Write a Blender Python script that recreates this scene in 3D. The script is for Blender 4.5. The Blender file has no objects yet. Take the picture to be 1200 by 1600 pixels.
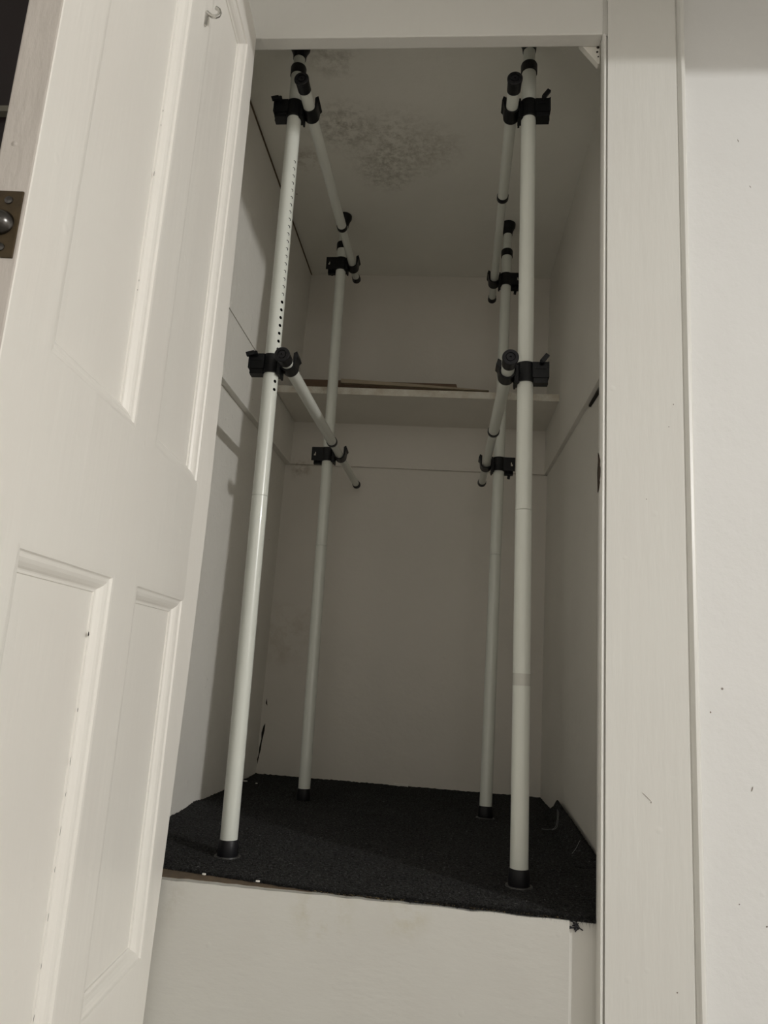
import bpy, bmesh, math, random
from mathutils import Vector, Matrix, noise
random.seed(7)
S = bpy.context.scene
COL = S.collection
PI = math.pi

# ------------------------------------------------------------------ camera
cam_d = bpy.data.cameras.new('camera')
cam = bpy.data.objects.new('camera', cam_d)
COL.objects.link(cam)
S.camera = cam
F_PX = 1139.97
cam_d.sensor_fit = 'HORIZONTAL'
cam_d.sensor_width = 36.0
cam_d.lens = F_PX / 1200.0 * 36.0
cam_d.clip_start = 0.02
yaw, pitch, roll = -0.0965578, 0.2134756, 0.0693704
fw = Vector((math.sin(yaw)*math.cos(pitch), math.cos(yaw)*math.cos(pitch), math.sin(pitch)))
rt = Vector((math.cos(yaw), -math.sin(yaw), 0))
up = rt.cross(fw)
rt2 = rt*math.cos(roll) + up*math.sin(roll)
up2 = -rt*math.sin(roll) + up*math.cos(roll)
m = Matrix((rt2, up2, -fw)).transposed().to_4x4()
m.translation = Vector((-0.2548, -1.2776, 0.3549))
cam.matrix_world = m

# ------------------------------------------------------------------ world and lights
W = bpy.data.worlds.new('world')
S.world = W
W.use_nodes = True
W.node_tree.nodes['Background'].inputs[0].default_value = (1.0, 0.94, 0.845, 1)
W.node_tree.nodes['Background'].inputs[1].default_value = 0.98

def point(name, loc, power, rad, col):
    d = bpy.data.lights.new(name, 'POINT')
    d.energy = power; d.shadow_soft_size = rad; d.color = col
    o = bpy.data.objects.new(name, d); COL.objects.link(o); o.location = loc
    return o
point('room_lamp_light', (4.245, -3.358, 1.92), 450, 0.055, (1.0, 0.99, 0.975))

S.view_settings.view_transform = 'Standard'
S.view_settings.look = 'None'
S.view_settings.gamma = 1.0
S.view_settings.use_curve_mapping = False
S.view_settings.exposure = -0.21

# ------------------------------------------------------------------ materials
def new_mat(name):
    mt = bpy.data.materials.new(name); mt.use_nodes = True
    nt = mt.node_tree
    return mt, nt, nt.nodes['Principled BSDF']

def N(nt, typ, **kw):
    n = nt.nodes.new(typ)
    for k, v in kw.items():
        if k in n.inputs: n.inputs[k].default_value = v
        else: setattr(n, k, v)
    return n

def paint(name, base, var, rough, bump=0.25, scale=1.0, brush=(1, 1, 1), lumps=0.6, stains=None):
    """old brushed paint: patchy tone, brush marks, small lumps and pinholes"""
    mt, nt, b = new_mat(name); L = nt.links.new
    tc = N(nt, 'ShaderNodeTexCoord')
    n1 = N(nt, 'ShaderNodeTexNoise', Scale=3.5*scale, Detail=5, Roughness=0.6)
    L(tc.outputs['Object'], n1.inputs['Vector'])
    mx = N(nt, 'ShaderNodeMix', data_type='RGBA')
    rmp = N(nt, 'ShaderNodeMapRange'); rmp.inputs['From Min'].default_value = .35; rmp.inputs['From Max'].default_value = .68
    L(n1.outputs['Fac'], rmp.inputs['Value']); L(rmp.outputs['Result'], mx.inputs['Factor'])
    mx.inputs['A'].default_value = (*base, 1); mx.inputs['B'].default_value = (*var, 1)
    col = mx.outputs['Result']
    # small dark nicks
    vo = N(nt, 'ShaderNodeTexVoronoi', Scale=9*scale); L(tc.outputs['Object'], vo.inputs['Vector'])
    mr = N(nt, 'ShaderNodeMapRange'); mr.inputs['From Min'].default_value = .018; mr.inputs['From Max'].default_value = .03
    mr.inputs['To Min'].default_value = 1; mr.inputs['To Max'].default_value = 0
    L(vo.outputs['Distance'], mr.inputs['Value'])
    n0 = N(nt, 'ShaderNodeTexNoise', Scale=2.3*scale); L(tc.outputs['Object'], n0.inputs['Vector'])
    g0 = N(nt, 'ShaderNodeMath', operation='GREATER_THAN'); g0.inputs[1].default_value = .56; L(n0.outputs['Fac'], g0.inputs[0])
    mm = N(nt, 'ShaderNodeMath', operation='MULTIPLY'); L(mr.outputs['Result'], mm.inputs[0]); L(g0.outputs[0], mm.inputs[1])
    mx2 = N(nt, 'ShaderNodeMix', data_type='RGBA'); L(mm.outputs[0], mx2.inputs['Factor']); L(col, mx2.inputs['A'])
    mx2.inputs['B'].default_value = (.23, .2, .17, 1); col = mx2.outputs['Result']
    for (cx, cy, cz, r, dark, sc) in (stains or []):
        pos = N(nt, 'ShaderNodeVectorMath', operation='DISTANCE'); L(tc.outputs['Object'], pos.inputs[0]); pos.inputs[1].default_value = (cx, cy, cz)
        f = N(nt, 'ShaderNodeMapRange'); f.inputs['From Min'].default_value = r*.15; f.inputs['From Max'].default_value = r
        f.inputs['To Min'].default_value = 1; f.inputs['To Max'].default_value = 0
        f.interpolation_type = 'SMOOTHSTEP'; L(pos.outputs['Value'], f.inputs['Value'])
        ns = N(nt, 'ShaderNodeTexNoise', Scale=sc, Detail=8, Roughness=.75); L(tc.outputs['Object'], ns.inputs['Vector'])
        rs = N(nt, 'ShaderNodeMapRange'); rs.inputs['From Min'].default_value = .44; rs.inputs['From Max'].default_value = .66; L(ns.outputs['Fac'], rs.inputs['Value'])
        pr = N(nt, 'ShaderNodeMath', operation='MULTIPLY'); L(f.outputs['Result'], pr.inputs[0]); L(rs.outputs['Result'], pr.inputs[1])
        m3 = N(nt, 'ShaderNodeMix', data_type='RGBA'); L(pr.outputs[0], m3.inputs['Factor']); L(col, m3.inputs['A']); m3.inputs['B'].default_value = (*dark, 1)
        col = m3.outputs['Result']
    L(col, b.inputs['Base Color'])
    b.inputs['Roughness'].default_value = rough
    # bump
    mp = N(nt, 'ShaderNodeMapping'); mp.inputs['Scale'].default_value = brush; L(tc.outputs['Object'], mp.inputs['Vector'])
    n2 = N(nt, 'ShaderNodeTexNoise', Scale=38*scale, Detail=4, Roughness=.55); L(mp.outputs[0], n2.inputs['Vector'])
    v2 = N(nt, 'ShaderNodeTexVoronoi', Scale=21*scale); L(tc.outputs['Object'], v2.inputs['Vector'])
    r2 = N(nt, 'ShaderNodeMapRange'); r2.inputs['From Min'].default_value = .02; r2.inputs['From Max'].default_value = .13
    r2.inputs['To Min'].default_value = 1; r2.inputs['To Max'].default_value = 0; L(v2.outputs['Distance'], r2.inputs['Value'])
    n3 = N(nt, 'ShaderNodeTexNoise', Scale=4.1*scale); L(tc.outputs['Object'], n3.inputs['Vector'])
    g3 = N(nt, 'ShaderNodeMapRange'); g3.inputs['From Min'].default_value = .52; g3.inputs['From Max'].default_value = .62; L(n3.outputs['Fac'], g3.inputs['Value'])
    m4 = N(nt, 'ShaderNodeMath', operation='MULTIPLY'); L(r2.outputs['Result'], m4.inputs[0]); L(g3.outputs['Result'], m4.inputs[1])
    m5 = N(nt, 'ShaderNodeMath', operation='MULTIPLY_ADD'); L(m4.outputs[0], m5.inputs[0]); m5.inputs[1].default_value = lumps; L(n2.outputs['Fac'], m5.inputs[2])
    bp = N(nt, 'ShaderNodeBump', Strength=bump, Distance=.004); L(m5.outputs[0], bp.inputs['Height']); L(bp.outputs[0], b.inputs['Normal'])
    return mt

def plain(name, col, rough, metal=0.0, bump=0, bscale=200, coat=0, col2=None):
    mt, nt, b = new_mat(name); L = nt.links.new
    b.inputs['Base Color'].default_value = (*col, 1); b.inputs['Roughness'].default_value = rough; b.inputs['Metallic'].default_value = metal
    b.inputs['Coat Weight'].default_value = coat
    tc = N(nt, 'ShaderNodeTexCoord')
    n = N(nt, 'ShaderNodeTexNoise', Scale=bscale, Detail=3); L(tc.outputs['Object'], n.inputs['Vector'])
    if col2:
        mx = N(nt, 'ShaderNodeMix', data_type='RGBA'); mx.inputs['A'].default_value = (*col, 1); mx.inputs['B'].default_value = (*col2, 1)
        L(n.outputs['Fac'], mx.inputs['Factor']); L(mx.outputs['Result'], b.inputs['Base Color'])
    if bump:
        bp = N(nt, 'ShaderNodeBump', Strength=bump, Distance=.002); L(n.outputs['Fac'], bp.inputs['Height']); L(bp.outputs[0], b.inputs['Normal'])
    return mt

P_WALL = paint('closet_wall_paint', (.79, .77, .71), (.76, .735, .675), .55, .35, 1.0)
P_LEFT = paint('lumpy_wall_paint', (.82, .80, .74), (.78, .76, .70), .5, .55, 1.3, lumps=1.0)
P_BACK = paint('back_wall_paint', (.76, .725, .66), (.72, .69, .625), .6, .3, .8, stains=[(-.80, 1.18, .45, .16, (.60, .55, .47), 14), (-.80, 1.185, 1.035, .06, (.42, .37, .29), 30)])
P_CEIL = paint('ceiling_paint', (.87, .86, .79), (.84, .825, .76), .7, .4, 1.0, stains=[
    (-.60, .42, 1.79, .13, (.40, .38, .32), 42), (-.47, .50, 1.79, .20, (.50, .48, .41), 55), (-.50, .60, 1.79, .12, (.44, .42, .36), 48),
    (-.60, .19, 1.79, .09, (.50, .48, .41), 25), (-.73, .55, 1.79, .08, (.50, .46, .38), 30), (-.36, .50, 1.79, .12, (.58, .55, .48), 50)])
P_WOOD = paint('gloss_white_woodwork', (.74, .735, .695), (.72, .71, .67), .36, .28, 1.0, (1, 1, .12))
P_DOOR = paint('door_paint', (.875, .855, .80), (.86, .83, .775), .38, .30, .9, (1, 1, .10), lumps=.45)
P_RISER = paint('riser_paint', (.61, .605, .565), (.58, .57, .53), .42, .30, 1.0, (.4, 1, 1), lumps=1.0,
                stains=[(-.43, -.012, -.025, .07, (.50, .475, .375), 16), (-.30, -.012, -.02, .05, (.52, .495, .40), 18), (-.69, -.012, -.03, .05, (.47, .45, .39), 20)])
P_ROOM = paint('room_wall_emulsion', (.80, .80, .785), (.78, .78, .765), .6, .24, 1.2, lumps=.35)
P_SHELF = paint('shelf_paint', (.80, .77, .70), (.76, .73, .66), .5, .3, 1.2)
P_EDGE = paint('shelf_worn_edge_paint', (.80, .78, .70), (.60, .54, .44), .5, .6, 6)
TUBE = plain('white_powder_coated_steel', (.69, .71, .65), .28, coat=.3)
BLACK = plain('black_plastic', (.0045, .005, .006), .40, bump=.15, bscale=400)
BLACKC = plain('black_plastic_cap', (.006, .006, .0075), .45, bump=.1, bscale=300)
for q in (BLACK, BLACKC): q.node_tree.nodes['Principled BSDF'].inputs['Specular IOR Level'].default_value = .3
HOLE = plain('tube_hole_dark', (.004, .004, .004), 1.0)
HOLE.node_tree.nodes['Principled BSDF'].inputs['Specular IOR Level'].default_value = 0
DARK = plain('gap_dirt', (.02, .016, .012), .95)
BARE = plain('bare_old_timber', (.20, .145, .09), .8, bump=.6, bscale=60, col2=(.085, .065, .045))
BARED = plain('dark_chipped_wood', (.07, .045, .028), .9, bump=.6, bscale=120, col2=(.02, .014, .01))
STRIPW = plain('pale_timber_strip', (.42, .36, .26), .7, bump=.3, bscale=50, col2=(.33, .27, .19))
STRIPB = plain('brown_timber_strip', (.20, .13, .085), .7, bump=.3, bscale=50, col2=(.13, .085, .055))
BRASS = plain('aged_brass', (.115, .082, .042), .5, 0.7, .4, 90, col2=(.05, .038, .025))
STEEL = plain('worn_steel', (.10, .095, .09), .24, 1.0)
CHROME = plain('chrome_hook_metal', (.60, .59, .56), .15, 1.0)
PAD = plain('clear_grey_pad', (.045, .045, .044), .4)
TAPE = plain('translucent_tape', (.60, .60, .55), .15, col2=(.52, .52, .47), bscale=60)
THREAD = plain('pale_thread', (.45, .45, .44), .6)
FLUFF = plain('black_fluff', (.015, .015, .02), .7)
FLAKE = plain('white_paint_flake', (.75, .73, .68), .6)
AUB = plain('night_window_glass', (.012, .006, .007), .35)
BARG = plain('grey_glazing_bar_paint', (.16, .15, .12), .6)
FLOORB = plain('room_floor_boards', (.40, .37, .33), .6, col2=(.32, .29, .26), bscale=5)

def carpet_mat():
    mt, nt, b = new_mat('charcoal_carpet'); L = nt.links.new
    tc = N(nt, 'ShaderNodeTexCoord')
    n = N(nt, 'ShaderNodeTexNoise', Scale=190, Detail=4, Roughness=.8); L(tc.outputs['Object'], n.inputs['Vector'])
    r = N(nt, 'ShaderNodeValToRGB'); L(n.outputs['Fac'], r.inputs['Fac'])
    r.color_ramp.elements[0].position = .38; r.color_ramp.elements[0].color = (.008, .008, .0084, 1)
    r.color_ramp.elements[1].position = .62; r.color_ramp.elements[1].color = (.050, .049, .048, 1)
    e = r.color_ramp.elements.new(.72); e.color = (.30, .28, .26, 1)
    n2 = N(nt, 'ShaderNodeTexNoise', Scale=9, Detail=3); L(tc.outputs['Object'], n2.inputs['Vector'])
    mx = N(nt, 'ShaderNodeMix', data_type='RGBA', blend_type='MULTIPLY'); mx.inputs['Factor'].default_value = .6
    L(r.outputs['Color'], mx.inputs['A']); L(n2.outputs['Color'], mx.inputs['B'])
    g = N(nt, 'ShaderNodeHueSaturation', Saturation=.0, Value=1.5)
    L(mx.outputs['Result'], g.inputs['Color']); L(g.outputs[0], b.inputs['Base Color'])
    b.inputs['Roughness'].default_value = 1.0; b.inputs['Specular IOR Level'].default_value = .08
    b.inputs['Sheen Weight'].default_value = .03
    n3 = N(nt, 'ShaderNodeTexNoise', Scale=260, Detail=2); L(tc.outputs['Object'], n3.inputs['Vector'])
    bp = N(nt, 'ShaderNodeBump', Strength=1.0, Distance=.010); L(n3.outputs['Fac'], bp.inputs['Height']); L(bp.outputs[0], b.inputs['Normal'])
    return mt
CARPET = carpet_mat()

# ------------------------------------------------------------------ mesh helpers
def link_mesh(name, bm, mats, parent=None, loc=None, smooth=False, bevel=0):
    bmesh.ops.recalc_face_normals(bm, faces=bm.faces)
    if smooth:
        for f in bm.faces: f.smooth = True
    me = bpy.data.meshes.new(name); bm.to_mesh(me); bm.free()
    if not isinstance(mats, (list, tuple)): mats = [mats]
    for x in mats: me.materials.append(x)
    o = bpy.data.objects.new(name, me); COL.objects.link(o)
    if parent: o.parent = parent
    if loc is not None: o.location = loc
    if bevel:
        md = o.modifiers.new('bevel', 'BEVEL'); md.width = bevel; md.segments = 2; md.limit_method = 'ANGLE'
    if smooth:
        try: me.set_sharp_from_angle(angle=math.radians(35))
        except Exception: pass
    return o

def box(bm, x0, x1, y0, y1, z0, z1, mi=0):
    v = [bm.verts.new(p) for p in ((x0,y0,z0),(x1,y0,z0),(x1,y1,z0),(x0,y1,z0),(x0,y0,z1),(x1,y0,z1),(x1,y1,z1),(x0,y1,z1))]
    for q in ((0,3,2,1),(4,5,6,7),(0,1,5,4),(1,2,6,5),(2,3,7,6),(3,0,4,7)):
        f = bm.faces.new([v[i] for i in q]); f.material_index = mi
    return v

def hexa(bm, pts, mi=0):
    """eight corners, bottom four then top four"""
    v = [bm.verts.new(p) for p in pts]
    for q in ((0,3,2,1),(4,5,6,7),(0,1,5,4),(1,2,6,5),(2,3,7,6),(3,0,4,7)):
        f = bm.faces.new([v[i] for i in q]); f.material_index = mi

def frame_from(a, b):
    d = (Vector(b)-Vector(a)); L = d.length; d.normalize()
    h = Vector((0,0,1)) if abs(d.z) < .9 else Vector((1,0,0))
    u = d.cross(h).normalized(); w = d.cross(u)
    return Vector(a), d, u, w, L

def lathe(bm, a, b, prof, seg=32, mi=0):
    """prof: (distance along a->b, radius) points; radius 0 closes"""
    o, d, u, w, L = frame_from(a, b)
    rings = []
    for (t, r) in prof:
        c = o + d*t
        if r < 1e-6: rings.append([bm.verts.new(c)])
        else: rings.append([bm.verts.new(c + (u*math.cos(2*PI*i/seg) + w*math.sin(2*PI*i/seg))*r) for i in range(seg)])
    for A, B in zip(rings, rings[1:]):
        if len(A) == 1 and len(B) == 1: continue
        for i in range(seg):
            j = (i+1) % seg
            if len(A) == 1: f = bm.faces.new((A[0], B[i], B[j]))
            elif len(B) == 1: f = bm.faces.new((A[i], A[j], B[0]))
            else: f = bm.faces.new((A[i], A[j], B[j], B[i]))
            f.material_index = mi

def tube(bm, a, b, r, seg=32, mi=0):
    L = (Vector(b)-Vector(a)).length
    lathe(bm, a, b, [(0,0),(0,r),(L,r),(L,0)], seg, mi)

def prism(bm, pts, axis, a0, a1, mi=0):
    """closed 2D outline extruded along axis ('y': pts are (x,z); 'z': (x,y); 'x': (y,z))"""
    def P(p, t):
        return {'y': (p[0], t, p[1]), 'z': (p[0], p[1], t), 'x': (t, p[0], p[1])}[axis]
    A = [bm.verts.new(P(p, a0)) for p in pts]; B = [bm.verts.new(P(p, a1)) for p in pts]
    n = len(pts)
    for i in range(n):
        f = bm.faces.new((A[i], A[(i+1) % n], B[(i+1) % n], B[i])); f.material_index = mi
    for ring in (A[::-1], B):
        f = bm.faces.new(ring); f.material_index = mi
        bmesh.ops.triangulate(bm, faces=[f], ngon_method='EAR_CLIP')

def path_tube(bm, pts, r, seg=8, mi=0):
    P = [Vector(p) for p in pts]; rings = []
    u = None
    for i, p in enumerate(P):
        d = (P[min(i+1, len(P)-1)] - P[max(i-1, 0)]).normalized()
        if u is None:
            h = Vector((0,0,1)) if abs(d.z) < .9 else Vector((1,0,0)); u = d.cross(h).normalized()
        u = (u - d*u.dot(d)).normalized(); w = d.cross(u)
        rings.append([bm.verts.new(p + (u*math.cos(2*PI*k/seg)+w*math.sin(2*PI*k/seg))*r) for k in range(seg)])
    for A, B in zip(rings, rings[1:]):
        for k in range(seg):
            f = bm.faces.new((A[k], A[(k+1) % seg], B[(k+1) % seg], B[k])); f.material_index = mi
    for R in (rings[0][::-1], rings[-1]):
        f = bm.faces.new(R); f.material_index = mi

def struct(o, label=None):
    o['kind'] = 'structure'
    if label: o['label'] = label
    return o

def tag(o, label, cat, group=None, kind=None):
    o['label'] = label; o['category'] = cat
    if group: o['group'] = group
    if kind: o['kind'] = kind
    return o

def empty(name, loc=(0,0,0)):
    o = bpy.data.objects.new(name, None); COL.objects.link(o); o.location = loc; o.empty_display_size = .05
    return o

def slab(name, x0, x1, y0, y1, z0, z1, mat, label=None, bevel=0, parent=None):
    bm = bmesh.new(); box(bm, x0, x1, y0, y1, z0, z1)
    o = link_mesh(name, bm, mat, parent, bevel=bevel)
    if parent is None: struct(o, label)
    return o

ZC = 1.79          # closet ceiling
ZL = 1.0475        # ledge where the upper boarding starts
ZH = 1.6255        # underside of the header
# ------------------------------------------------------------------ closet shell
bm = bmesh.new()
hexa(bm, ((-.93,0,-.02),(-.864,0,-.02),(-.853,1.20,-.02),(-.93,1.20,-.02),(-.93,0,ZL+.01),(-.868,0,ZL+.01),(-.857,1.20,ZL+.01),(-.93,1.20,ZL+.01)))
struct(link_mesh('wall_left', bm, P_LEFT), 'lumpy white painted closet wall on the left, below the ledge')
# upper boarding stands proud; a thin seam splits it
bm = bmesh.new()
hexa(bm, ((-.92,.0,ZL-.004),(-.850,.0,ZL-.004),(-.838,1.19,ZL),(-.92,1.19,ZL),(-.92,.0,1.2212),(-.848,.0,1.2212),(-.836,1.19,1.2270),(-.92,1.19,1.2270)))
hexa(bm, ((-.92,.0,1.2248),(-.848,.0,1.2248),(-.836,1.19,1.2300),(-.92,1.19,1.2300),(-.92,.0,1.786),(-.842,.0,1.786),(-.828,1.19,1.786),(-.92,1.19,1.786)))
struct(link_mesh('wall_left_upper', bm, P_LEFT, bevel=.0012), 'upper boarding of the left closet wall with a thin dark seam')
slab('trim_1', -.90, -.8535, .0, 1.18, 1.216, 1.236, DARK, 'dark gap behind the seam in the left upper boarding')
bm = bmesh.new()  # brown strip: shadow of the ceiling gap put into its colour
hexa(bm, ((-.856,.0,1.7840),(-.8375,.0,1.7850),(-.8245,1.18,1.7866),(-.856,1.18,1.7850),(-.856,.0,1.7895),(-.8385,.0,1.7895),(-.8255,1.18,1.7895),(-.856,1.18,1.7895)))
struct(link_mesh('trim_2', bm, BARE), 'brown strip standing in for the shadowed gap where left closet wall meets the ceiling')
bm = bmesh.new()
hexa(bm, ((.092,-.0,-.02),(.16,-.0,-.02),(.16,1.20,-.02),(.0605,1.20,-.02),(.086,-.0,ZL+.012),(.16,-.0,ZL+.012),(.16,1.20,ZL+.01),(.0605,1.20,ZL+.01)))
struct(link_mesh('wall_right', bm, P_WALL), 'grey white closet wall on the right, below the ledge')
bm = bmesh.new()
hexa(bm, ((.072,-.0,ZL),(.15,-.0,ZL),(.15,1.19,ZL),(.050,1.19,ZL),(.070,-.0,1.79),(.15,-.0,1.79),(.15,1.19,1.79),(.056,1.19,1.79)))
struct(link_mesh('wall_right_upper', bm, P_WALL, bevel=.0012), 'upper boarding of the right closet wall')
bm = bmesh.new()
hexa(bm, ((.0605,.02,1.028),(.090,.02,1.028),(.090,.515,1.038),(.0595,.500,1.040),(.0605,.02,1.058),(.085,.02,1.058),(.085,.52,1.056),(.0590,.520,1.056)))
struct(link_mesh('trim_3', bm, P_WALL, bevel=.001), 'short packing batten under the right ledge')
bm = bmesh.new()
hexa(bm, ((.070,.02,1.0225),(.092,.02,1.0225),(.092,.485,1.0325),(.070,.485,1.0340),(.070,.02,1.0285),(.092,.02,1.0285),(.092,.485,1.0385),(.070,.485,1.0390)))
struct(link_mesh('trim_4', bm, DARK), 'black gap under the short right batten')
slab('wall_back', -.93, .16, 1.185, 1.24, -.02, 1.79, P_BACK, 'rear closet wall below the ledge')
slab('wall_back_upper', -.90, .15, 1.1745, 1.21, ZL, 1.79, P_BACK, 'upper rear closet boarding, slightly proud', .0012)
slab('ceiling', -.93, .16, 0.0, 1.24, ZC, ZC+.05, P_CEIL, 'stained closet ceiling with grey mould speckles')
slab('floor', -.93, .16, .004, 1.24, -.05, -.006, BARE, 'old timber closet floor under the carpet')
# hairline joint at the back ledge corners
for (a, b) in (((-.846,1.1725,ZL-.002), (-.79,1.1735,ZL-.001)), ((.012,1.1735,ZL-.001), (.0535,1.172,ZL-.002))):
    pass

# jagged crack in the back left corner
def jag(name, pts, mat, parent=None, off=(0,0,0)):
    bm = bmesh.new(); v = [bm.verts.new(Vector(p)+Vector(off)) for p in pts]; f = bm.faces.new(v)
    r = bmesh.ops.extrude_face_region(bm, geom=[f])
    nrm = f.normal.copy(); f.normal_update(); nrm = f.normal.copy()
    for g in r['geom']:
        if isinstance(g, bmesh.types.BMVert): g.co += nrm*0.0012
    return link_mesh(name, bm, mat, parent)
crack = jag('crack', [(-.8500,1.1838,.030),(-.8475,1.1838,.055),(-.8440,1.1838,.075),(-.8430,1.1838,.100),(-.8375,1.1838,.135),(-.8375,1.1838,.158),(-.8425,1.1838,.150),(-.8470,1.1838,.128),(-.8455,1.1838,.108),(-.8495,1.1838,.082),(-.8495,1.1838,.060),(-.8525,1.1838,.045)], DARK)
tag(crack, 'dark jagged plaster crack low in the back left corner of the closet', 'crack')
crack = jag('crack', [(-.8425,1.1838,.222),(-.8365,1.1838,.215),(-.8405,1.1838,.238)], DARK)
tag(crack, 'tiny dark plaster hole above the jagged corner crack', 'crack')
slab('trim_5', -.400, -.355, 1.178, 1.186, -.004, .006, P_WALL, 'little paint ridge at the foot of the back wall')

# ------------------------------------------------------------------ riser, jamb strip, frame
bm = bmesh.new()
n = 40
top = []
for i in range(n+1):
    x = -.712 + (.668)*i/n
    top.append((x, -.004 + .0016*noise.noise(Vector((x*22, 3, 0))) + .0010*noise.noise(Vector((x*70, 9, 0))) - .003*max(0, i/n-.6)))
outline = [(-.712, -.36)] + top + [(-.0445, -.36)]
outline = [(outline[0][0], outline[0][1])] + top + [(-.0440, -.36)]
prism(bm, outline, 'y', -.0125, .003)
struct(link_mesh('trim_6', bm, P_RISER, bevel=.0012), 'white painted riser board under the raised closet floor')
# bare wood edge of the floor board
bm = bmesh.new()
hexa(bm, ((-.73,.0035,-.03),(-.30,-.0005,-.03),(-.30,.012,-.03),(-.73,.060,-.03),(-.73,.0035,-.0030),(-.30,-.0025,-.0045),(-.30,.012,-.0035),(-.73,.060,-.0020)))
struct(link_mesh('trim_7', bm, BARE), 'bare brown wooden edge between carpet and riser')
slab('trim_8', -.0445, .0015, -.0015, .012, -.36, -.006, P_WOOD, 'recessed painted strip right of the riser')
# architrave, with a thin bead and a groove on the opening side and a rounded outer edge
bm = bmesh.new()
box(bm, .0065, .1365, -.030, .0, -.36, 2.05)
prism(bm, [(-.0012,-.0), (-.0035,-.012), (-.0040,-.0235), (-.0030,-.0285), (-.0004,-.0310), (.0022,-.0303), (.0040,-.0275), (.0046,-.0235), (.0066,-.0235), (.0066,.0)], 'z', -.36, ZH)
prism(bm, [(.0065,-.0235), (-.0035,-.0235), (-.0035,0), (.0065,0)], 'z', ZH, 2.05)
prism(bm, [(.1365,-.0300), (.1385,-.0262), (.1405,-.0250), (.1425,-.0290), (.1470,-.0315), (.1520,-.0300), (.1560,-.0245), (.1580,-.0150), (.1600,-.0060), (.1640,0.002), (.1365,0.002)], 'z', -.36, 2.05)
struct(link_mesh('trim_9', bm, P_WOOD, smooth=True), 'wide white architrave right of the closet opening')
bm = bmesh.new()
box(bm, -.86, -.0035, -.030, .0, ZH, 2.05)
struct(link_mesh('trim_10', bm, P_WOOD, bevel=.002), 'white header board over the closet opening')
bm = bmesh.new()
box(bm, -.86, -.735, -.030, .0, -.36, ZH)
box(bm, -.7380, -.7330, -.0295, .0, -.36, ZH)
struct(link_mesh('trim_11', bm, P_WOOD, bevel=.002), 'architrave on the hinge side behind the open door')
slab('wall_front', .1595, 5.8, -.0035, .06, -.36, 2.05, P_ROOM, 'bright plastered room wall right of the architrave')
slab('wall_front_left', -1.02, -.862, -.004, .06, -.36, 2.05, P_ROOM, 'room wall left of the closet')
# worn patch on the jamb edge
chip = jag('bare_wood_patch', [(-.0052,-.0120,.684),(-.0052,-.0200,.690),(-.0052,-.0265,.699),(-.0052,-.0240,.703),(-.0052,-.0290,.709),(-.0052,-.0292,.725),(-.0052,-.0255,.729),(-.0052,-.0275,.738),(-.0052,-.0200,.749),(-.0052,-.0130,.756),(-.0052,-.0140,.741),(-.0052,-.0080,.722),(-.0052,-.0100,.704)], BARED)
tag(chip, 'dark chipped bare wood patch on the edge of the right jamb', 'paint chip')

nm = 0
def nick(parent, x, y, z, w, h, ang, mat):
    bm = bmesh.new(); P = []
    for k in range(8):
        a = 2*PI*k/8; p = w*math.cos(a); q = h*math.sin(a)
        P.append(bm.verts.new((x+p*math.cos(ang)-q*math.sin(ang), y, z+p*math.sin(ang)+q*math.cos(ang))))
    f = bm.faces.new(P)
    return link_mesh('nick', bm, mat, parent)
NICKM = plain('scuff_dirt', (.22, .19, .16), .9)
wf = bpy.data.objects['wall_front']; ar = bpy.data.objects['trim_9']
for (x, z, w, h, a) in ((.2587, 1.4014, .0007, .0034, .3), (.2775, 1.3003, .0006, .0030, .5), (.2401, .2105, .0009, .0042, -.3), (.2147, .0396, .0011, .0010, 0), (.2543, .0117, .0016, .0012, .6), (.1792, .3245, .0012, .0016, 0)):
    nick(wf, x, -.0039, z, w, h, a, NICKM)
for (x, z, w, h, a) in ((.070, .1885, .0005, .0105, .85), (.0762, .1812, .0008, .0012, 0), (.1117, -.0831, .0012, .0012, 0), (.1208, .8452, .0009, .0012, 0), (.1125, .8035, .0008, .0010, 0), (.0734, .6715, .0008, .0009, 0)):
    nick(ar, x, -.0303, z, w, h, a, NICKM)
bm = bmesh.new(); bmesh.ops.create_icosphere(bm, subdivisions=3, radius=.016)
for v in bm.verts:
    v.co = Vector((v.co.x*.28, v.co.y*1.1, v.co.z*.62)) * (1+.55*noise.noise(v.co*90)) + Vector((-.8625, .470, .010))
lump = link_mesh('plaster_lump', bm, P_LEFT, bpy.data.objects['wall_left'])

# room shell outside the closet
slab('floor_room', -2.4, 5.8, -4.6, -.0, -.41, -.36, FLOORB, 'room floor')
slab('ceiling_room', -2.4, 5.8, -4.6, .0, 2.05, 2.10, P_ROOM, 'room ceiling')
slab('wall_room_left', -2.45, -2.4, -4.6, .06, -.36, 2.05, P_ROOM, 'left wall of the room')
slab('light_cutoff_beam', -.30, 5.8, -.72, -.60, 1.6355, 2.05, P_ROOM, 'unseen beam added to cut off the lamp light above the closet opening')  # unseen beam, added to cast the shadow line high on the front wall
# dark night window beyond the open door
bm = bmesh.new()
box(bm, -2.4, -1.02, .010, .06, -.36, .80, 0); box(bm, -2.4, -1.02, .010, .06, 1.98, 2.05, 0); box(bm, -2.4, -2.10, .010, .06, .80, 1.98, 0)
wl = struct(link_mesh('wall_front_far', bm, P_ROOM), 'room wall around the dark window')
bm = bmesh.new(); box(bm, -2.10, -1.02, .03, .036, .80, 1.98)
win = struct(link_mesh('window_1', bm, AUB), 'dark night window left of the open door')
bm = bmesh.new(); box(bm, -2.10, -1.02, .012, .03, 1.488, 1.502); box(bm, -1.60, -1.575, .014, .03, .80, 1.98)
link_mesh('glazing_bar', bm, BARG, win)

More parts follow.
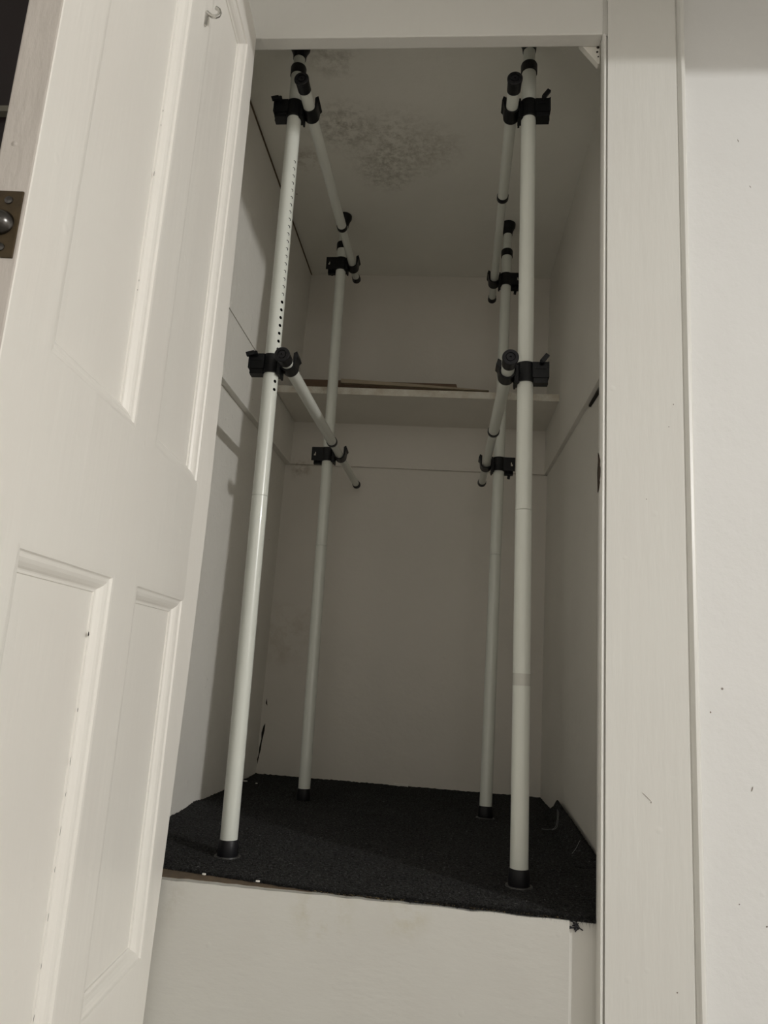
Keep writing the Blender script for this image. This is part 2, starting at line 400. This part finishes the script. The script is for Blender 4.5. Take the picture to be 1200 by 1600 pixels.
# corner block
bm = bmesh.new()
prism(bm, [(-.0440, ZH+.010), (-.0030, ZH+.010), (-.0030, 1.5850), (-.0070, 1.5850)], 'y', .0002, .014)
cb = link_mesh('corner_block', bm, P_WALL, bevel=.001)
tag(cb, 'small white triangular corner block under the header at top right', 'bracket')
bm = bmesh.new()
tube(bm, (-.0085,.0003,1.6125), (-.0085,-.0006,1.6125), .0022, 12); tube(bm, (-.0065,.0003,1.6010), (-.0065,-.0006,1.6010), .0014, 10)
tube(bm, (-.0070,.0003,1.6235), (-.0070,-.0006,1.6235), .0030, 10)
link_mesh('nail_hole', bm, DARK, cb)

# ------------------------------------------------------------------ carpet
bm = bmesh.new()
def xl(y):   # wavy left border against the wall
    return -.8635 + .009*y + .004*noise.noise(Vector((y*7, 1, 0)))
def xr(y): return .088 - .0235*y
def yf(x):
    t = (x+.86)/.86
    return (.043 if x < -.72 else .043 - .043*min(1, (x+.72)/.29)) - (.006*max(0, (x+.43)/.43)) + .0020*noise.noise(Vector((x*25, 5, 0))) - .0035*max(0, min(1, (x+.30)/.3))*1.4
nx, ny = 150, 170
grid = []
for j in range(ny+1):
    row = []
    for i in range(nx+1):
        s = i/nx; t = j/ny
        x0 = xl(1.18*t); x1 = xr(1.18*t); x = x0+(x1-x0)*s
        y = yf(x) + (1.185-yf(x))*t
        z = .0018*noise.noise(Vector((x*9, y*9, 0))) + .0026*noise.noise(Vector((x*120, y*120, 2)))
        if t < .02: z -= .0022*(1-t/.02)
        # right edge lifts against the wall
        lift = max(0, 1-(x1-x)/.045)
        env = 0
        if .34 < y < .80: env = .050*min(1, (y-.30)/.45)
        elif y <= .34: env = .006
        z += env*(lift**1.8)
        # small ruck near the left wall front
        z += .006*math.exp(-((y-.60)/.05)**2)*max(0, 1-(x-x0)/.04)
        row.append(bm.verts.new((x - env*.25*lift, y, z)))
    grid.append(row)
for j in range(ny):
    for i in range(nx):
        bm.faces.new((grid[j][i], grid[j][i+1], grid[j+1][i+1], grid[j+1][i]))
# thickness along the front
low = [bm.verts.new((v.co.x, v.co.y+.001, -.006)) for v in grid[0]]
for i in range(nx):
    bm.faces.new((low[i], low[i+1], grid[0][i+1], grid[0][i]))
carpet = link_mesh('carpet', bm, CARPET, smooth=True)
tag(carpet, 'charcoal grey flecked carpet lining the raised closet floor, curling up at right', 'carpet')
# loose fibres: the cut front edge and scattered over the pile
bm = bmesh.new()
def blade(x, y, z, L, w, dx, dy, dz):
    d = Vector((dx, dy, dz)).normalized()*L; s = d.cross(Vector((random.random()-.5, random.random()-.5, random.random()))).normalized()*w
    p = Vector((x, y, z)); a = bm.verts.new(p+s); b = bm.verts.new(p-s); q = p+d*.5+Vector((0, 0, L*.12)); c = bm.verts.new(q-s*.7); e = bm.verts.new(q+s*.7); f = bm.verts.new(p+d)
    bm.faces.new((a, b, c, e)); bm.faces.new((e, c, f))
for i in range(5200):
    x = -.715 + .718*random.random()**.8
    big = 1 if x < -.3 else 1.4
    blade(x, yf(x)+random.uniform(-.001, .006), random.uniform(-.004, .001), random.uniform(.003, .0085)*big, .0004, random.gauss(0, .8), -abs(random.gauss(.7, .6)), random.gauss(.15, .6))
for i in range(26000):
    t = random.random()**1.3; y = .01+1.16*t
    x0 = xl(y); x1 = xr(y)-.05; x = x0+(x1-x0)*random.random()
    if y < yf(x): continue
    blade(x, y, 0, random.uniform(.002, .0045), .0004, random.gauss(0, 1), random.gauss(0, 1), random.uniform(.3, 1.1))
fb = link_mesh('pile', bm, CARPET, carpet); fb['kind'] = 'stuff'
bm = bmesh.new()
for i in range(190):
    x = -.45 + .40*random.random()
    blade(x, yf(x)-.0005, -.002, random.uniform(.002, .005), .0004, random.gauss(0, .8), -1, random.gauss(-.1, .4))
fb = link_mesh('backing_fray', bm, plain('jute_backing', (.42, .31, .15), .9), carpet); fb['kind'] = 'stuff'
# flap that stands up against the right wall
bm = bmesh.new()
pts = [(.872, .0015), (.822, .044), (.800, .052), (.775, .050), (.735, .047), (.700, .036), (.62, .036), (.55, .029), (.46, .022), (.37, .013), (.31, .004)]
fr = []; bk = []; ft = []
for (y, z) in pts:
    fr.append(bm.verts.new((.0625-.012, y, max(z-.012, .0)))); bk.append(bm.verts.new((xr(y)-.012+.004*0, y, z)))
    ft.append(bm.verts.new((.030-.010*((.87-y)/.56), y, 0.0015)))
for i in range(len(pts)-1):
    bm.faces.new((ft[i], ft[i+1], fr[i+1], fr[i])); bm.faces.new((fr[i], fr[i+1], bk[i+1], bk[i]))
fl = link_mesh('curled_edge', bm, CARPET, carpet, smooth=True)
md = fl.modifiers.new('solid', 'SOLIDIFY'); md.thickness = .004; md.offset = 0

# threads, flakes, fluff
def thread(pts, label):
    bm = bmesh.new()
    P = [Vector(p) for p in pts]; Q = []
    for i in range(len(P)-1):
        p0 = P[max(i-1, 0)]; p1 = P[i]; p2 = P[i+1]; p3 = P[min(i+2, len(P)-1)]
        for k in range(6):
            t = k/6
            Q.append(.5*((2*p1)+(-p0+p2)*t+(2*p0-5*p1+4*p2-p3)*t*t+(-p0+3*p1-3*p2+p3)*t**3))
    Q.append(P[-1])
    path_tube(bm, Q, .0003, 6)
    return tag(link_mesh('thread', bm, THREAD), label, 'thread')
thread([(-.002,.655,.004),(.015,.652,.005),(.030,.655,.010),(.040,.690,.026),(.046,.730,.040)], 'long pale thread lying across the curled carpet edge at right')
thread([(.020,.640,.006),(.033,.648,.012),(.043,.690,.030),(.047,.715,.038)], 'short pale thread doubled beside the long one on the carpet')
thread([(.030,.410,.005),(.042,.432,.012),(.052,.455,.020),(.056,.462,.022)], 'pale thread end on the carpet nearest the right jamb')
def flake(x, y, s, label):
    bm = bmesh.new()
    k = 7; v = [(x+s*math.cos(2*PI*i/k)*random.uniform(.6, 1.2), y+.6*s*math.sin(2*PI*i/k)*random.uniform(.5, 1.2)) for i in range(k)]
    prism(bm, v, 'z', .0015, .0040)
    tag(link_mesh('paint_flake', bm, FLAKE), label, 'paint flake')
flake(-.838, 1.000, .008, 'white paint flake on the carpet by the left wall, behind the front pole')
flake(-.797, .975, .0035, 'tiny white paint speck on the carpet near the back left corner')
flake(-.640, .016, .0035, 'pale paint flake on the bare wooden edge at left')
flake(-.545, .006, .0032, 'pale paint flake on the bare wooden edge, right of the other')
bm = bmesh.new()
for i in range(34):
    a = random.uniform(0, 2*PI); r = random.uniform(.001, .0055)
    c = Vector((-.0325+r*math.cos(a)*.9, -.0045+random.uniform(-.002, .001), -.0150+r*math.sin(a)*1.25))
    e = c + Vector((random.gauss(0, .003), random.gauss(-.001, .001), random.gauss(0, .003)))
    path_tube(bm, [c, (c+e)/2+Vector((0, -.0008, .0006)), e], .0009, 6)
tag(link_mesh('fluff_clump', bm, FLUFF), 'small black clump of carpet fluff on the strip below the right jamb', 'fluff')

# ------------------------------------------------------------------ shelf
sh = empty('shelf', (-.39, 1.03, 1.2045))
bm = bmesh.new()
box(bm, -.4465, .4480, -.137, .1450, 0, .0225)
link_mesh('board', bm, P_SHELF, sh, bevel=.001)
bm = bmesh.new()
pts = []
for i in range(41):
    x = -.4465+.8945*i/40; pts.append((x, .0225+.0004*noise.noise(Vector((x*30, 0, 0)))))
for i in range(40, -1, -1):
    x = -.4465+.8945*i/40; pts.append((x, -.0002+.0007*noise.noise(Vector((x*24, 7, 0)))))
prism(bm, pts, 'y', -.1395, -.1365)
e = link_mesh('front_edge', bm, P_EDGE, sh); e['label'] = 'chipped brighter painted front edge'
tag(sh, 'white painted shelf board with chipped front edge across the back of the closet', 'shelf')
# timber strips lying on it
bm = bmesh.new()
hexa(bm, ((-.800,.985,1.2275),(-.245,.985,1.2275),(-.245,.993,1.2275),(-.800,.993,1.2275),(-.800,.985,1.2905),(-.2650,.985,1.2900),(-.2650,.993,1.2900),(-.800,.993,1.2905)))
tag(link_mesh('timber_strip', bm, STRIPB, bevel=.0008), 'dark brown flat timber strip on the shelf, behind the pale strip', 'timber strip')
bm = bmesh.new()
A = []; nn = 24
for i in range(nn+1):
    t = i/nn; x = -.640 + t*.480
    zt = 1.2755 - .018*t - .006*t*t; th = .013*(1-t)**.6+.001
    zb = max(zt-th, 1.2275)
    A.append([bm.verts.new(p) for p in ((x, .935, zb), (x, .950, zb), (x, .950, max(zt, zb+.001)), (x, .935, max(zt, zb+.001)))])
for a, b in zip(A, A[1:]):
    for k in range(4): bm.faces.new((a[k], a[(k+1) % 4], b[(k+1) % 4], b[k]))
bm.faces.new(A[0]); bm.faces.new(A[-1][::-1])
tag(link_mesh('timber_strip', bm, STRIPW, bevel=.0005), 'thin pale bowed timber strip lying along the shelf front', 'timber strip')

# ------------------------------------------------------------------ telescopic poles
def align(root, foot, top):
    d = (Vector(top)-Vector(foot)).normalized()
    x = Vector((1, 0, 0)); x = (x - d*x.dot(d)).normalized(); y = d.cross(x)
    mm = Matrix((x, y, d)).transposed().to_4x4(); mm.translation = Vector(foot); root.matrix_world = mm
    return (Vector(top)-Vector(foot)).length

def make_clamp(root, z, side, back, zrail=.0):
    """side: +1 cradle towards +x; back: True turns the screw side to the rear"""
    f = 1 if back else -1       # direction of the screw boss along y
    bm = bmesh.new()
    h = .0205
    R1, R0 = .0205, .0155
    seg = 36
    # ring
    for zz in (0,):
        outer_b = [bm.verts.new((R1*math.cos(a), R1*math.sin(a), z-h)) for a in [2*PI*i/seg for i in range(seg)]]
        outer_t = [bm.verts.new((R1*math.cos(a), R1*math.sin(a), z+h)) for a in [2*PI*i/seg for i in range(seg)]]
        inner_b = [bm.verts.new((R0*math.cos(a), R0*math.sin(a), z-h)) for a in [2*PI*i/seg for i in range(seg)]]
        inner_t = [bm.verts.new((R0*math.cos(a), R0*math.sin(a), z+h)) for a in [2*PI*i/seg for i in range(seg)]]
        for i in range(seg):
            j = (i+1) % seg
            bm.faces.new((outer_b[i], outer_b[j], outer_t[j], outer_t[i])); bm.faces.new((inner_b[j], inner_b[i], inner_t[i], inner_t[j]))
            bm.faces.new((outer_b[j], outer_b[i], inner_b[i], inner_b[j])); bm.faces.new((outer_t[i], outer_t[j], inner_t[j], inner_t[i]))
    s = side
    # ears: two flanges with a slot between, on the outer side
    def bx(x0, x1, y0, y1, z0, z1):
        a, b = sorted((s*x0, s*x1)); box(bm, a, b, *sorted((y0, y1)), z0, z1)
    hole = back and True
    if not hole:
        bx(-.046, -.013, -.0175, -.0025, z-h*.62, z+h)
        bx(-.046, -.013, .0005, .0145, z-h, z+h*.9)
        bx(-.043, -.015, -.0150, -.0025, z-h*1.15, z-h*.55)
        bx(-.046, -.0435, -.0195, .012, z-h*.62, z+h)           # rib on the outer end
        bx(-.040, -.018, -.0190, -.017, z+h*.25, z+h*.40)
    else:
        # flat plate with a keyhole opening
        y0, y1 = -.0165, -.0125
        hx0, hx1, hz0, hz1 = -.0395, -.0335, z-.006, z+.006
        bx(-.046, hx0, y0, y1, z-h, z+h); bx(hx1, -.012, y0, y1, z-h, z+h)
        bx(hx0, hx1, y0, y1, hz1, z+h); bx(hx0, hx1, y0, y1, z-h, hz0)
        bx(hx0, (hx0+hx1)/2, y0, y1, z, hz1)
        bx(-.042, -.014, .002, .014, z-h*1.3, z-h*.3)
        bx(-.030, -.013, -.0125, .012, z-h*.9, z+h*.9)
    # neck between ring and cradle
    bx(.013, .0235, -.014, .014, z-h*1.15, z+h*.72)
    bx(.0185, .0225, -.0185, .0185, z-h*1.25, z+h*.95)
    # cradle: U section extruded along y
    cx, cz = s*.0375, z+zrail
    ri, ro = .0138, .0172
    U = []
    for i in range(21):
        a = PI + PI*i/20
        U.append((cx+ro*math.cos(a)*1.0, cz+ro*math.sin(a)))
    tipz = cz+.026
    if s > 0:
        # outer arm is the +x one (end of the list)
        U += [(cx+ro+.0012, cz+.010), (cx+ro+.0055, cz+.015), (cx+ro+.0020, tipz), (cx+ri-.0015, tipz-.004), (cx+ri, cz+.008)]
        for i in range(21):
            a = 2*PI - PI*i/20
            U.append((cx+ri*math.cos(a), cz+ri*math.sin(a)))
        U += [(cx-ri, cz+.012), (cx-ro, cz+.012)]
    else:
        for i in range(0): pass
        U += [(cx+ro, cz+.012), (cx+ri, cz+.012)]
        for i in range(21):
            a = 2*PI - PI*i/20
            U.append((cx+ri*math.cos(a), cz+ri*math.sin(a)))
        U += [(cx-ri, cz+.008), (cx-ri+.0015, tipz-.004), (cx-ro-.0020, tipz), (cx-ro-.0055, cz+.015), (cx-ro-.0012, cz+.010)]
    prism(bm, U, 'y', -.0185, .0185)
    # reinforcing rib under the cradle
    o = link_mesh('clamp', bm, BLACK, root, bevel=.0007)
    # wing screw
    bm = bmesh.new()
    if not back:
        tube(bm, (s*-.031, -.0170, z+.0165), (s*-.031, -.0260, z+.0195), .0048, 16)
        a = Vector((s*-.031, -.0235, z+.0185)); b = a + Vector((-.0185, -.003, -.0050)); a = a + Vector((-.002, 0, .001))
        if s < 0: a = Vector((.031, -.0235, z+.0185)); b = a + Vector((.0110, -.002, .0140))
        d = (b-a).normalized(); w = d.cross(Vector((0, 1, 0))).normalized()*.0048; t = Vector((0, .0034, 0))
        P8 = [a-w-t, a+w-t, a+w+t, a-w+t]
        e = [b-w*.95-t, b+w*.95-t, b+w*.95+t, b-w*.95+t]
        hexa(bm, [tuple(p) for p in P8+e])
        link_mesh('wing_screw', bm, BLACK, o, bevel=.0006)
    else:
        tube(bm, (s*-.031, .0135, z-.018), (s*-.031, .0225, z-.020), .0045, 16)
        if s < 0: hexa(bm, [(.026,.014,z-.034),(.034,.014,z-.036),(.034,.020,z-.036),(.026,.020,z-.034),(.028,.014,z-.020),(.036,.014,z-.022),(.036,.020,z-.022),(.028,.020,z-.020)])
        link_mesh('wing_screw', bm, BLACK, o, bevel=.0005)
    return o

def make_pole(foot, top, side, clamps, joint, collar, label, back=False, holes=None, pad=True, tape=None):
    root = empty('telescopic_pole', foot); L = align(root, foot, top)
    bm = bmesh.new()
    lathe(bm, (0,0,0), (0,0,1), [(0,0),(0,.0190),(.002,.0196),(.028,.0186),(.0300,.0178),(.0300,0)], 36)
    link_mesh('foot_cap', bm, BLACKC, root, smooth=True)
    if pad:
        bm = bmesh.new(); lathe(bm, (0,0,.0), (0,0,1), [(0,0),(0,.0245),(.0022,.0235),(.0026,0)], 32)
        link_mesh('floor_pad', bm, PAD, root, smooth=True)
    bm = bmesh.new()
    lathe(bm, (0,0,.027), (0,0,1), [(0,0),(0,.0163),(.002,.0163),(joint-.0300,.0163),(joint-.0282,.0163),(joint-.0277,.0158),(joint-.0277,0)], 40)
    link_mesh('lower_tube', bm, TUBE, root, smooth=True)
    bm = bmesh.new()
    lathe(bm, (0,0,joint), (0,0,1), [(-.0002,0),(-.0002,.0156),(.0004,.0161),(.002,.0161),(collar-joint-.002,.0161),(collar-joint,.0161),(collar-joint,0)], 40)
    ut = link_mesh('upper_tube', bm, TUBE, root, smooth=True)
    if holes:
        z0, z1, nh, ang, rh = holes
        for i in range(nh):
            z = z0+(z1-z0)*i/(nh-1)
            if any(abs(z-c) < .028 for c in clamps): continue
            bm = bmesh.new()
            ca, sa = math.cos(ang), math.sin(ang)
            ring = []; k = 12
            for q in range(k):
                p = rh*math.cos(2*PI*q/k); r = rh*math.sin(2*PI*q/k)
                aa = ang + p/.0160
                ring.append(bm.verts.new((.01622*math.cos(aa), .01622*math.sin(aa), z+r)))
            cv = bm.verts.new((.01622*ca, .01622*sa, z))
            for q in range(k): bm.faces.new((cv, ring[q], ring[(q+1) % k]))
            # upper holes show the inner tube, so only a rim of shadow is left
            rr = []
            ho = link_mesh('adjustment_hole', bm, HOLE, ut)
            if z > 1.125:
                bm = bmesh.new(); ring = []
                for q in range(k):
                    p = rh*.86*math.cos(2*PI*q/k)-rh*.42; r = rh*.86*math.sin(2*PI*q/k)-rh*.36
                    aa = ang + p/.0160
                    ring.append(bm.verts.new((.01630*math.cos(aa), .01630*math.sin(aa), z+r)))
                aa = ang-rh*.42/.0160; cv = bm.verts.new((.01634*math.cos(aa), .01634*math.sin(aa), z-rh*.36))
                for q in range(k): bm.faces.new((cv, ring[q], ring[(q+1) % k]))
                link_mesh('inner_tube_glimpse', bm, TUBE, ut)
    bm = bmesh.new()
    lathe(bm, (0,0,collar-.010), (0,0,9), [(0,.0160),(0,.0182),(.020,.0186),(.023,.0176),(.023,.0125)], 36)
    link_mesh('collar', bm, BLACKC, root, smooth=True)
    bm = bmesh.new(); tube(bm, (0,0,collar), (0,0,L-.020), .0134, 36)
    link_mesh('inner_tube', bm, TUBE, root, smooth=True)
    bm = bmesh.new()
    lathe(bm, (0,0,L-.040), (0,0,9), [(0,.0134),(0,.0150),(.012,.0160),(.024,.0205),(.030,.0235),(.0395,.0240),(.0395,0)], 36)
    link_mesh('ceiling_cap', bm, BLACKC, root, smooth=True)
    for z in clamps: make_clamp(root, z, side, back)
    if tape:
        bm = bmesh.new(); lathe(bm, (0,0,tape[0]), (0,0,1), [(0,.0163),(0,.01655),(tape[1],.01655),(tape[1],.0163)], 40)
        tp = link_mesh('tape_band', bm, TAPE, root, smooth=True); tp['label'] = 'clear tape band wrapped round the tube'
    tag(root, label, 'pole', 'telescopic wardrobe poles')
    return root

make_pole((-.6396,.1507,.0), (-.6680,.1507,1.789), 1, [.973, 1.604], .687, 1.712,
          'white telescopic wardrobe pole standing front left with a column of adjustment holes', holes=(.9157, 1.4642, 31, math.radians(-38), .0036))
make_pole((-.1075,.1363,.0), (-.1340,.1363,1.789), -1, [.965, 1.590], .680, 1.700,
          'white telescopic wardrobe pole standing front right beside the right jamb', tape=(.345, .022))
make_pole((-.6184,.786,.0), (-.6530,.815,1.789), 1, [.9734, 1.610], .697, 1.676,
          'white telescopic wardrobe pole standing rear left, under the shelf end', back=True, pad=False)
make_pole((-.1337,.752,.0), (-.1230,.850,1.789), -1, [.9666, 1.583], .697, 1.680,
          'white telescopic wardrobe pole standing rear right, seen behind the front right one', back=True)

# ------------------------------------------------------------------ hanging rails
def pole_pt(f, t, z):
    k = z/1.789; return Vector((f[0]+(t[0]-f[0])*k, f[1]+(t[1]-f[1])*k, z))
PF = {'FL': ((-.6396,.1507),(-.6680,.1507)), 'FR': ((-.1075,.1363),(-.1340,.1363)), 'RL': ((-.6184,.786),(-.6530,.815)), 'RR': ((-.1337,.752),(-.1230,.850))}
def make_rail(ka, za, kb, zb, side, y0, yc, y1, label):
    a = pole_pt(*PF[ka], za)+Vector((side*.0375, 0, -.0006)); b = pole_pt(*PF[kb], zb)+Vector((side*.0375, 0, -.0006))
    d = (b-a)/(b.y-a.y)
    at = lambda y: a+d*(y-a.y)
    A, C, B = at(y0), at(yc), at(y1)
    root = empty('hanging_rail', (A+B)/2); o = root.location.copy()
    A, C, B = A-o, C-o, B-o
    bm = bmesh.new(); tube(bm, A+(B-A).normalized()*.012, C, .0132, 32); link_mesh('outer_tube', bm, TUBE, root, smooth=True)
    bm = bmesh.new(); tube(bm, C, B-(B-A).normalized()*.01, .0112, 32); link_mesh('inner_tube', bm, TUBE, root, smooth=True)
    bm = bmesh.new(); lathe(bm, C, B, [(-.006,.0132),(-.006,.0150),(.0060,.0152),(.0085,.0142),(.0085,.0110)], 32); link_mesh('collar', bm, BLACKC, root, smooth=True)
    bm = bmesh.new()
    lathe(bm, A, B, [(.003,0),(.003,.0022),(.0005,.0024),(.0005,.0075),(.0025,.0080),(.0025,.0092),(.0,.0098),(.0,.0150),(.0015,.0162),(.006,.0162),(.0075,.0150),(.034,.0146),(.034,.0130)], 36)
    link_mesh('end_cap', bm, BLACKC, root, smooth=True)
    bm = bmesh.new()
    lathe(bm, B, A, [(.0,0),(.0,.0118),(.0012,.0135),(.006,.0140),(.010,.0132),(.022,.0128),(.022,.0110)], 32)
    link_mesh('end_cap', bm, BLACKC, root, smooth=True)
    tag(root, label, 'rail', 'horizontal hanging rails')
make_rail('FL', .973, 'RL', .9734, 1, .088, .665, 1.145, 'white horizontal hanging rail at mid height between the two left poles')
make_rail('FR', .965, 'RR', .9666, -1, .052, .500, 1.020, 'white horizontal hanging rail at mid height between the two right poles')
make_rail('FL', 1.604, 'RL', 1.610, 1, .050, .600, .900, 'white horizontal hanging rail near the ceiling between the two left poles')
make_rail('FR', 1.590, 'RR', 1.583, -1, .040, .430, .960, 'white horizontal hanging rail near the ceiling between the two right poles')

# ------------------------------------------------------------------ the open panelled door
HX, HY, TH, LEAN, LEAN2 = -.6958, -.03, .0585, -.0068, -.0063
DW, DT, ZT, ZB = .6752, .036, 1.6190, -.345
root = empty('door_1', (HX, HY, ZB)); root['kind'] = 'structure'; root['label'] = 'open white four panel closet door, hinged on the left'
def D(u, t, z):
    """u: from the hinge edge, t: depth into the door (away from the viewer's side), z: height"""
    x = u*math.sin(TH) - t*math.cos(TH) + LEAN*z
    y = -u*math.cos(TH) - t*math.sin(TH) + LEAN2*z
    return Vector((x, y, z-ZB))
def dbox(bm, u0, u1, t0, t1, z0, z1):
    hexa(bm, [D(u0,t0,z0),D(u1,t0,z0),D(u1,t1,z0),D(u0,t1,z0),D(u0,t0,z1),D(u1,t0,z1),D(u1,t1,z1),D(u0,t1,z1)])
panels = [(.056, .272, .6487, 1.546), (.356, .590, .6487, 1.546), (.056, .272, -.097, .4481), (.356, .590, -.097, .4481)]
bm = bmesh.new()
us = [0, .056, .272, .356, .590, DW]
zs = [ZB, -.22, -.097, .06, .20, .33, .4481, .55, .6487, .80, .98, 1.18, 1.40, 1.546, ZT]
BOW = [(-.35, -.002), (-.20, -.0023), (-.117, -.001), (.073, .003), (.362, .0080), (.611, .0101), (.731, .0091), (.986, .0068), (1.41, .0016), (1.53, -.0004), (1.66, -.0020)]
def bow(z):
    for (a, p), (b, q) in zip(BOW, BOW[1:]):
        if z <= b: return p+(q-p)*(z-a)/(b-a)
    return BOW[-1][1]
def is_open(i, j):
    if not (0 <= i < 5 and 0 <= j < len(zs)-1): return True
    zm = (zs[j]+zs[j+1])/2
    return i in (1, 3) and (-.097 < zm < .4481 or .6487 < zm < 1.546)
V = {}
for i, u in enumerate(us):
    for j, z in enumerate(zs):
        for t in (0, 1):
            p = D(u, t*DT, z)
            if i == 0: p.x += bow(z)
            V[i, j, t] = bm.verts.new(p)
def quad(*k):
    f = bm.faces.new([V[q] for q in k]); return f
for i in range(5):
    for j in range(len(zs)-1):
        if is_open(i, j): continue
        for t in (0, 1): quad((i,j,t), (i+1,j,t), (i+1,j+1,t), (i,j+1,t))
        if is_open(i-1, j): quad((i,j,0), (i,j+1,0), (i,j+1,1), (i,j,1))
        if is_open(i+1, j):
            f = quad((i+1,j,0), (i+1,j+1,0), (i+1,j+1,1), (i+1,j,1))
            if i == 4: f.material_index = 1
        if is_open(i, j-1): quad((i,j,0), (i+1,j,0), (i+1,j,1), (i,j,1))
        if is_open(i, j+1): quad((i,j+1,0), (i+1,j+1,0), (i+1,j+1,1), (i,j+1,1))
for key in [k for k in V if not V[k].link_faces]: bm.verts.remove(V[key])
P_DEDGE = paint('shaded_door_edge_paint', (.60, .555, .51), (.54, .50, .455), .5, .5, 2, (1, 1, .3), lumps=1.0)  # taupe lock edge, colour darkened further to carry its shade
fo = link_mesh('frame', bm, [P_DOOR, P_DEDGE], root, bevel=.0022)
PS = .82
prof = [(-.0032,-.00015),(-.0002,.0001),(.0030,.0005),(.0048,.0030),(.0065,.0036),(.0110,.0040),(.0160,.0058),(.0205,.0090),(.0230,.0120),(.0250,.0128),(.0280,.0130),(.0290,.0152)]
for (u0, u1, z0, z1) in panels:
    bm = bmesh.new(); dbox(bm, u0-.004, u1+.004, .0150, .0215, z0-.004, z1+.004)
    pn = link_mesh('panel', bm, P_DOOR, root)
    for back in (0, 1):
        bm = bmesh.new(); R = []
        for (o, dpt) in prof:
            t = dpt if not back else DT-dpt*.98
            R.append([bm.verts.new(D(u, t, z)) for (u, z) in ((u0+o*PS, z0+o*PS), (u1-o*PS, z0+o*PS), (u1-o*PS, z1-o*PS), (u0+o*PS, z1-o*PS))])
        for A, B in zip(R, R[1:]):
            for k in range(4): bm.faces.new((A[k], A[(k+1) % 4], B[(k+1) % 4], B[k]))
        link_mesh('moulding', bm, P_DOOR, root)
# coat hook on the upper mullion
bm = bmesh.new()
hk = [(.3000,-.000,1.340),(.3000,-.0035,1.352),(.3000,-.0040,1.372)]
path_tube(bm, [D(.300, -.001, 1.338), D(.300, -.0022, 1.346), D(.300, -.0026, 1.364)], .0028, 10)
path_tube(bm, [D(.300, -.001, 1.3625), D(.300, -.006, 1.3595), D(.299, -.011, 1.3565), D(.299, -.0165, 1.3565), D(.298, -.0205, 1.3600), D(.298, -.0220, 1.3655), D(.298, -.0200, 1.3710), D(.298, -.0150, 1.3745)], .0031, 10)
hkob = link_mesh('coat_hook', bm, CHROME, root, smooth=True); hkob['label'] = 'small chrome coat hook'
# latch plate on the free edge
lp0, lp1 = .698, .766
bm = bmesh.new(); dbox(bm, DW-.0004, DW+.0016, .004, .033, lp0, lp1)
lp = link_mesh('latch_plate', bm, BRASS, root, bevel=.0006); lp['label'] = 'tarnished brass latch plate'
bm = bmesh.new()
c = D(DW+.0012, .0205, .7325); dirn = (D(DW+.02, .0205, .7325)-c).normalized()
lathe(bm, c, c+dirn, [(0,.0128),(.002,.0125),(.005,.0112),(.0085,.0085),(.0108,.0048),(.0116,0)], 28)
lb = link_mesh('latch_bolt', bm, STEEL, lp, smooth=True)
for z in (lp0+.010, lp1-.010):
    bm = bmesh.new(); c = D(DW+.0014, .0165, z); lathe(bm, c, c+dirn, [(0,.0042),(.0012,.0038),(.0018,.0020),(.0019,0)], 18)
    link_mesh('screw', bm, STEEL, lp, smooth=True)
# hinges out of sight of the free edge
for z in (-.1, 1.3):
    bm = bmesh.new(); tube(bm, D(-.004, .034, z), D(-.004, .034, z+.08), .004, 14)
    link_mesh('hinge', bm, P_DOOR, root, smooth=True)
# chipped nicks along the moulding joints of the middle stile
rr = random.Random(3)
NK = [(1.0070, .0085, .0011), (1.1084, .0035, .0008), (1.0847, .0030, .0008), (.3735, .0060, .0016), (.8437, .0030, .0008), (.8300, .0020, .0007),
      (.2848, .0060, .0006), (.2268, .0110, .0006), (.1900, .0070, .0005), (.1502, .0130, .0005), (.1092, .0080, .0005), (.0600, .0090, .0005), (.0100, .0070, .0005), (-.0415, .0080, .0006)]
for (z, h, w) in NK:
    bm = bmesh.new(); uc = .3835-.0008; P = []
    for k in range(8):
        a = 2*PI*k/8; P.append(bm.verts.new(D(uc+w*math.cos(a)*rr.uniform(.6, 1.3), .0108, z+h*.5*math.sin(a)*rr.uniform(.7, 1.2))))
    bm.faces.new(P); link_mesh('paint_nick', bm, DARK, root)
